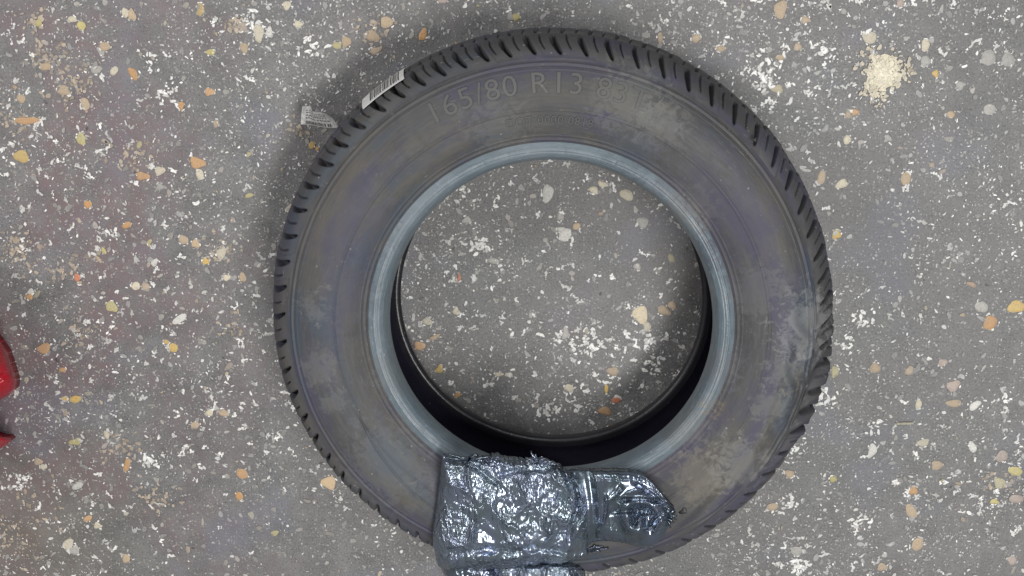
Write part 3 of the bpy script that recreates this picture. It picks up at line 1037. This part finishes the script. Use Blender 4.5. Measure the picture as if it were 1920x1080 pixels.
def coons(L, R_, T_, B_, n, m):
    def sm(P, k):
        P = np.array(P, float)
        t = np.r_[0, np.cumsum(np.hypot(*np.diff(P, axis=0).T))]
        t /= t[-1]
        u = np.linspace(0, 1, k)
        return np.stack([np.interp(u, t, P[:, c]) for c in (0, 1)], -1)
    l, r, t, b = sm(L, n), sm(R_, n), sm(T_, m), sm(B_, m)
    U, Vv = np.meshgrid(np.linspace(0, 1, m), np.linspace(0, 1, n))
    P = ((1 - Vv)[..., None] * t[None] + Vv[..., None] * b[None] + (1 - U)[..., None] * l[:, None] + U[..., None] * r[:, None]
         - ((1 - U) * (1 - Vv))[..., None] * t[0] - (U * (1 - Vv))[..., None] * t[-1] - ((1 - U) * Vv)[..., None] * b[0] - (U * Vv)[..., None] * b[-1])
    return P, U, Vv


def shell(name, P, Ztop, Zbot, mat, parent, smooth=True):
    """closed body: a top sheet at Ztop and a floor sheet at Zbot whose rims share the outline"""
    n, m = P.shape[:2]
    A = px2w(P[..., 0], P[..., 1], Ztop)
    ze = float(np.mean(np.r_[Ztop[0], Ztop[-1], Ztop[:, 0], Ztop[:, -1]]))
    B = px2w(P[..., 0], P[..., 1], ze + 0 * Ztop)
    B[..., 2] = Zbot
    V = np.vstack([A.reshape(-1, 3), B.reshape(-1, 3)])
    k = n * m
    F = [tuple(reversed(f)) for f in grid_faces(n, m)]
    F2 = [tuple(reversed([i + k for i in f])) for f in F]
    rim = [i for i in range(m)] + [i * m + m - 1 for i in range(1, n)] + [(n - 1) * m + i for i in range(m - 2, -1, -1)] + [i * m for i in range(n - 2, 0, -1)]
    F3 = [(rim[i], rim[(i + 1) % len(rim)], rim[(i + 1) % len(rim)] + k, rim[i] + k) for i in range(len(rim))]
    return mesh_obj(name, V, F + F2 + F3, mat, parent, smooth=smooth)


def edge_round(U, V, p=2.6):
    a = (1 - np.abs(2 * U - 1) ** p).clip(0, 1)
    b = (1 - np.abs(2 * V - 1) ** p).clip(0, 1)
    return np.sqrt(a * b)


bag = bpy.data.objects.new('plastic_bag', None)
COL.objects.link(bag)
bag.location = (0, 0, 0)
tag(bag, 'crinkled shiny silver grey plastic bag folded into a packet and laid across the tyre', 'plastic bag')

ZB = 0.171


def crinkles(P, amp, seed, scale=1.0):
    x = P[..., 0] / 10.0 * scale
    y = P[..., 1] / 10.0 * scale
    wx = x + 1.2 * fbm(x * 0.25, y * 0.25, 3, seed + 50)
    wy = y + 1.2 * fbm(x * 0.25 + 9, y * 0.25, 3, seed + 60)
    mk = np.clip(0.55 + 1.5 * fbm(x * 0.16 + 3, y * 0.16 + 1, 3, seed + 7), 0.12, 1.3)
    h = 3.2 * (ridged(wx * 0.22, wy * 0.17, seed, 1.6) - 0.4)
    h = h + mk * 0.9 * (ridged(wx * 0.75 + 4, wy * 0.45, seed + 1, 1.4) - 0.4)
    h = h + mk * 0.42 * (ridged(wx * 1.7, wy * 0.85, seed + 2, 1.2) - 0.4)
    h = h + mk * 0.16 * (ridged(wx * 3.6, wy * 1.7, seed + 3, 1.0) - 0.4)
    return h * amp


def ragged(pts, seed, amp, k=60):
    P = np.array(pts, float)
    t = np.r_[0, np.cumsum(np.hypot(*np.diff(P, axis=0).T))]
    t /= t[-1]
    u = np.linspace(0, 1, k)
    Q = np.stack([np.interp(u, t, P[:, c]) for c in (0, 1)], -1)
    r = np.random.default_rng(seed)
    j = r.normal(size=(k, 2)) * amp
    j[0] = j[-1] = 0
    return Q + j


# main packet
n, m = 330, 400
L = ragged([(830, 852), (826, 890), (818, 950), (811, 1000), (812, 1022), (817, 1048), (822, 1062)], 1, 0.5)
R_ = ragged([(1048, 872), (1072, 890), (1092, 908), (1102, 925), (1104, 960), (1101, 1000), (1104, 1036), (1080, 1050)], 2, 1.3)
T_ = ragged([(830, 852), (842, 858), (868, 862), (885, 853), (905, 857), (925, 851), (940, 855), (965, 860), (990, 862), (1015, 858), (1035, 864), (1048, 872)], 3, 1.3)
B_ = ragged([(822, 1062), (840, 1068), (900, 1070), (960, 1064), (1010, 1058), (1050, 1056), (1080, 1050)], 4, 1.0)
P, U, V_ = coons(L, R_, T_, B_, n, m)
er = edge_round(U, V_, 5)
Z = ZB + 0.003 + 0.030 * er
Z = Z + crinkles(P, 0.0017, 71) * (0.25 + 0.75 * er)
# long diagonal folds
for (x0, y0, x1, y1, wd, hh) in [(875, 870, 935, 905, 5, -0.004), (935, 892, 1040, 874, 6, -0.004), (1035, 880, 1098, 985, 7, 0.0045), (1060, 900, 1100, 950, 4, -0.004), (850, 955, 930, 1010, 8, -0.002),
                                 (1040, 925, 1095, 980, 5, -0.003), (830, 1038, 980, 1030, 9, -0.006), (980, 1030, 1100, 1036, 7, -0.004), (960, 985, 1000, 1030, 5, 0.0025), (1020, 1008, 1095, 1000, 3, -0.0015)]:
    dx, dy = x1 - x0, y1 - y0
    LL = math.hypot(dx, dy)
    tt = ((P[..., 0] - x0) * dx + (P[..., 1] - y0) * dy) / LL ** 2
    dd = ((P[..., 0] - x0) * -dy + (P[..., 1] - y0) * dx) / LL + 3 * np.sin(tt * 5)
    g = np.exp(-(dd / wd) ** 2) * np.clip(tt * 6 + .6, 0, 1) * np.clip((1 - tt) * 6 + .6, 0, 1)
    Z = Z + hh * g * er
# bunched band by the right corner and along the upper hem
band = np.exp(-((U - 0.93) / 0.07) ** 2) * np.clip((0.75 - V_) / 0.2, 0, 1)
Z = Z + band * 0.0030 * np.sin(U * 130 + V_ * 26 + 2 * np.sin(V_ * 9)) * np.clip(er * 2, 0, 1)
hem = np.exp(-((V_ - 0.04) / 0.06) ** 2)
Z = Z + hem * 0.0030 * fbm(P[..., 0] / 9, P[..., 1] / 7, 3, 12)
shell('folded_packet', P, Z, ZB - 0.001, M_BAG, bag)

# lower flap running out of the picture
L = ragged([(908, 1072), (916, 1064), (925, 1095), (935, 1150)], 11, 0.8)
R_ = ragged([(1078, 1052), (1092, 1066), (1098, 1090), (1085, 1150)], 12, 1.2)
T_ = ragged([(908, 1072), (925, 1062), (960, 1060), (1000, 1058), (1040, 1052), (1078, 1052)], 13, 1.2)
B_ = ragged([(935, 1150), (1010, 1156), (1085, 1150)], 14, 1)
P, U, V_ = coons(L, R_, T_, B_, 120, 200)
er = edge_round(U, V_, 4)
Z = 0.150 + 0.034 * er + crinkles(P, 0.0012, 91) * (0.3 + er)
shell('lower_flap', P, Z, 0.140, M_BAG, bag)

# under flap joining at the left foot
L = ragged([(818, 1050), (826, 1066), (835, 1082), (845, 1130)], 15, 0.6)
R_ = ragged([(930, 1056), (930, 1070), (932, 1090), (940, 1130)], 16, 0.8)
T_ = ragged([(818, 1050), (860, 1050), (930, 1056)], 17, 0.4)
B_ = ragged([(845, 1130), (890, 1134), (940, 1130)], 18, 0.8)
P, U, V_ = coons(L, R_, T_, B_, 90, 110)
er = edge_round(U, V_, 5)
Z = 0.150 + 0.026 * er + crinkles(P, 0.0006, 95) * (0.3 + er)
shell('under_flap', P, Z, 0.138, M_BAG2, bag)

# twisted side lobe with its tied end
n, m = 240, 300
L = ragged([(1052, 882), (1070, 930), (1085, 980), (1098, 1030)], 21, 0.4)
R_ = ragged([(1262, 950), (1266, 962), (1262, 976), (1250, 990)], 22, 0.8)
T_ = ragged([(1052, 882), (1075, 878), (1110, 880), (1150, 879), (1180, 880), (1205, 889), (1225, 905), (1243, 928), (1262, 950)], 23, 0.6)
B_ = ragged([(1098, 1030), (1108, 1018), (1125, 1014), (1160, 1016), (1185, 1022), (1206, 1030), (1224, 1027), (1240, 1012), (1250, 990)], 24, 0.6)
P, U, V_ = coons(L, R_, T_, B_, n, m)
er = edge_round(U, V_, 2.8)
Z = ZB + 0.001 + 0.017 * er + crinkles(P, 0.0005, 77, 0.6) * er
cx_, cy_ = 1196, 975
dx = P[..., 0] - cx_
dy = P[..., 1] - cy_
rho = np.hypot(dx, dy)
ph = np.arctan2(dy, dx)
sp = np.cos(rho / 8.0 - 1.0 * ph + 0.7 * np.sin(ph * 2 + rho / 20))
Z = Z + 0.0052 * sp * np.exp(-((rho - 22) / 34) ** 2) * er
for (x0, y0, x1, y1, wd, hh) in [(1165, 938, 1232, 940, 4, -0.006), (1150, 960, 1225, 962, 5, -0.004), (1136, 930, 1130, 985, 3, 0.003), (1165, 912, 1138, 940, 5, 0.003),
                                 (1200, 885, 1255, 945, 5, 0.004), (1190, 905, 1250, 955, 4, -0.004), (1105, 890, 1115, 1010, 8, -0.004), (1232, 945, 1262, 962, 3, 0.004), (1225, 1000, 1252, 966, 3, 0.004), (1218, 985, 1240, 962, 3, -0.004)]:
    ex, ey = x1 - x0, y1 - y0
    LL = math.hypot(ex, ey)
    tt = ((P[..., 0] - x0) * ex + (P[..., 1] - y0) * ey) / LL ** 2
    dd = ((P[..., 0] - x0) * -ey + (P[..., 1] - y0) * ex) / LL + 3 * np.sin(tt * 3)
    g = np.exp(-(dd / wd) ** 2) * np.clip(tt * 5 + .6, 0, 1) * np.clip((1 - tt) * 5 + .6, 0, 1)
    Z = Z + hh * g * np.clip(er * 2.5, 0, 1)
Z = Z + 0.006 * np.exp(-((P[..., 0] - 1205) / 22) ** 2 - ((P[..., 1] - 1004) / 16) ** 2) * np.clip(er * 3, 0, 1)
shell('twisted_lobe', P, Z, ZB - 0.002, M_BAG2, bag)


def tuft(name, base_px, spikes, z, mat, parent, seed):
    """a frayed pinch of film: thin pleated blades fanning from one place"""
    r = np.random.default_rng(seed)
    V, F = [], []
    bx, by = base_px
    for (tx, ty, wd) in spikes:
        b = len(V)
        k = 7
        for i in range(k):
            s = i / (k - 1)
            x = bx + (tx - bx) * s + r.normal() * 1.0
            y = by + (ty - by) * s + r.normal() * 1.0
            dxn, dyn = -(ty - by), (tx - bx)
            q = math.hypot(dxn, dyn)
            ww = wd * (1 - 0.65 * s)
            zz = z + 0.010 * math.sin(s * 2.2) + r.normal() * 0.0008
            for e, zo in ((-1, 0), (0, 0.003), (1, 0)):
                p = px2w(x + dxn / q * ww * e, y + dyn / q * ww * e, zz + zo)
                V.append(p)
        for i in range(k - 1):
            for c in range(2):
                F.append((b + i * 3 + c, b + i * 3 + c + 1, b + i * 3 + 4 + c, b + i * 3 + 3 + c))
    o = mesh_obj(name, V, F, mat, parent)
    md = o.modifiers.new('film', 'SOLIDIFY')
    md.thickness = 0.0005
    return o


tuft('torn_hem', (1008, 868), [(996, 846, 4), (1004, 850, 3), (1022, 858, 4), (1036, 866, 4), (985, 858, 3), (1052, 872, 4)], ZB + 0.020, M_BAG, bag, 5)
tuft('torn_hem', (880, 862), [(838, 850, 4), (833, 858, 3), (895, 852, 5), (905, 860, 4), (862, 856, 4), (920, 856, 4)], ZB + 0.014, M_BAG2, bag, 6)
tuft('tied_end', (1250, 968), [(1266, 956, 4), (1270, 966, 5), (1264, 980, 4), (1258, 990, 4), (1268, 972, 4)], ZB + 0.004, M_BAG2, bag, 7)
tuft('torn_hem', (1096, 1032), [(1118, 1022, 4), (1134, 1024, 3), (1142, 1028, 2), (1126, 1034, 3)], 0.160, M_BAG, bag, 8)


# ------------------------------------------------------------------ red plastic at the left edge
def red_material():
    k = NT('glossy_red_plastic')
    v = k.coord()
    n1 = k.noise(v, 30, 4, 0.6)
    k.l(k.mix(n1, (0.30, 0.006, 0.014), (0.52, 0.015, 0.035)), k.b.inputs['Base Color'])
    k.b.inputs['Roughness'].default_value = 0.22
    k.setn(k.bump(k.noise(v, 60, 4, 0.6, 0.8), 0.5, 0.005))
    return k.m


M_RED = red_material()
n, m = 150, 150
# outline: two lobes pushed out to the right, the unseen rest enlarged and raised to cast shade
L = [(-230, 440), (-250, 700), (-215, 860)]
R_ = [(-12, 622), (1, 642), (14, 660), (24, 690), (31, 716), (29, 730), (16, 742), (0, 750), (-20, 764), (-26, 790), (-16, 812), (6, 819), (18, 820), (23, 825), (10, 836), (-6, 845), (-30, 858)]
T_ = [(-230, 440), (-140, 450), (-70, 520), (-12, 622)]
B_ = [(-215, 860), (-150, 890), (-80, 880), (-30, 858)]
P, U, V_ = coons(L, R_, T_, B_, n, m)
er = edge_round(U, V_, 2.2)
Z = 0.012 + 0.075 * er ** 0.8 + 0.14 * np.clip(1 - U * 1.3, 0, 1) * er + 0.010 * fbm(P[..., 0] / 45, P[..., 1] / 45, 3, 3) * er - 0.006 * np.exp(-((P[..., 1] - 708 + (P[..., 0]) * 0.5) / 6) ** 2) * er
red = shell('red_bag', P, Z, 0.0015, M_RED, None)
tag(red, 'crumpled glossy red plastic bag on the floor at the left edge of the photo', 'plastic bag')

# ------------------------------------------------------------------ small litter
def splinter():
    a = px2w(1680, 794, 0.001)
    b = px2w(1712, 793, 0.001)
    d = (b - a)
    nrm = np.array([-d[1], d[0], 0]) / np.hypot(d[0], d[1]) * 0.0017
    V, F = [], []
    for i in range(9):
        s = i / 8
        c = a + d * s
        wv = 1 + 0.12 * math.sin(i * 2.1)
        for e, zz in ((-1, 0.0012), (-0.6, 0.0028), (0.6, 0.0028), (1, 0.0012)):
            q = c + nrm * e * wv
            V.append((q[0], q[1], zz))
    for i in range(8):
        for j in range(4):
            k2 = (j + 1) % 4
            F.append((i * 4 + j, i * 4 + k2, i * 4 + 4 + k2, i * 4 + 4 + j))
    F += [(0, 1, 2, 3), (32, 35, 34, 33)]
    o = mesh_obj('wood_splinter', V, F, M_WOOD, smooth=False)
    tag(o, 'short straight pale splinter lying on the bare floor right of the tyre', 'splinter')


splinter()


def crumb(px_, py_, z, s, label, seed):
    r = np.random.default_rng(seed)
    c = px2w(px_, py_, z)
    nu, nv = 8, 14
    V, F = [], []
    for i in range(nu + 1):
        for j in range(nv):
            th = math.pi * i / nu
            ph = 2 * math.pi * j / nv
            k = s * (1 + 0.35 * math.sin(3 * ph + seed) * math.sin(th) + r.normal() * 0.08)
            V.append((c[0] + k * 1.3 * math.sin(th) * math.cos(ph), c[1] + k * math.sin(th) * math.sin(ph), c[2] + s * 0.6 * math.cos(th)))
    F = grid_faces(nu + 1, nv, True)
    o = mesh_obj('rubber_crumb', V, F, M_CRUMB, smooth=True)
    tag(o, label, 'rubber crumb')


crumb(1283, 958, 0.1675, 0.0042, 'tiny black crumb of rubber on the sidewall by the tied end of the silver bag', 3)
crumb(1415, 262, 0.1600, 0.0020, 'tiny black crumb on the tyre shoulder at the upper right', 5)
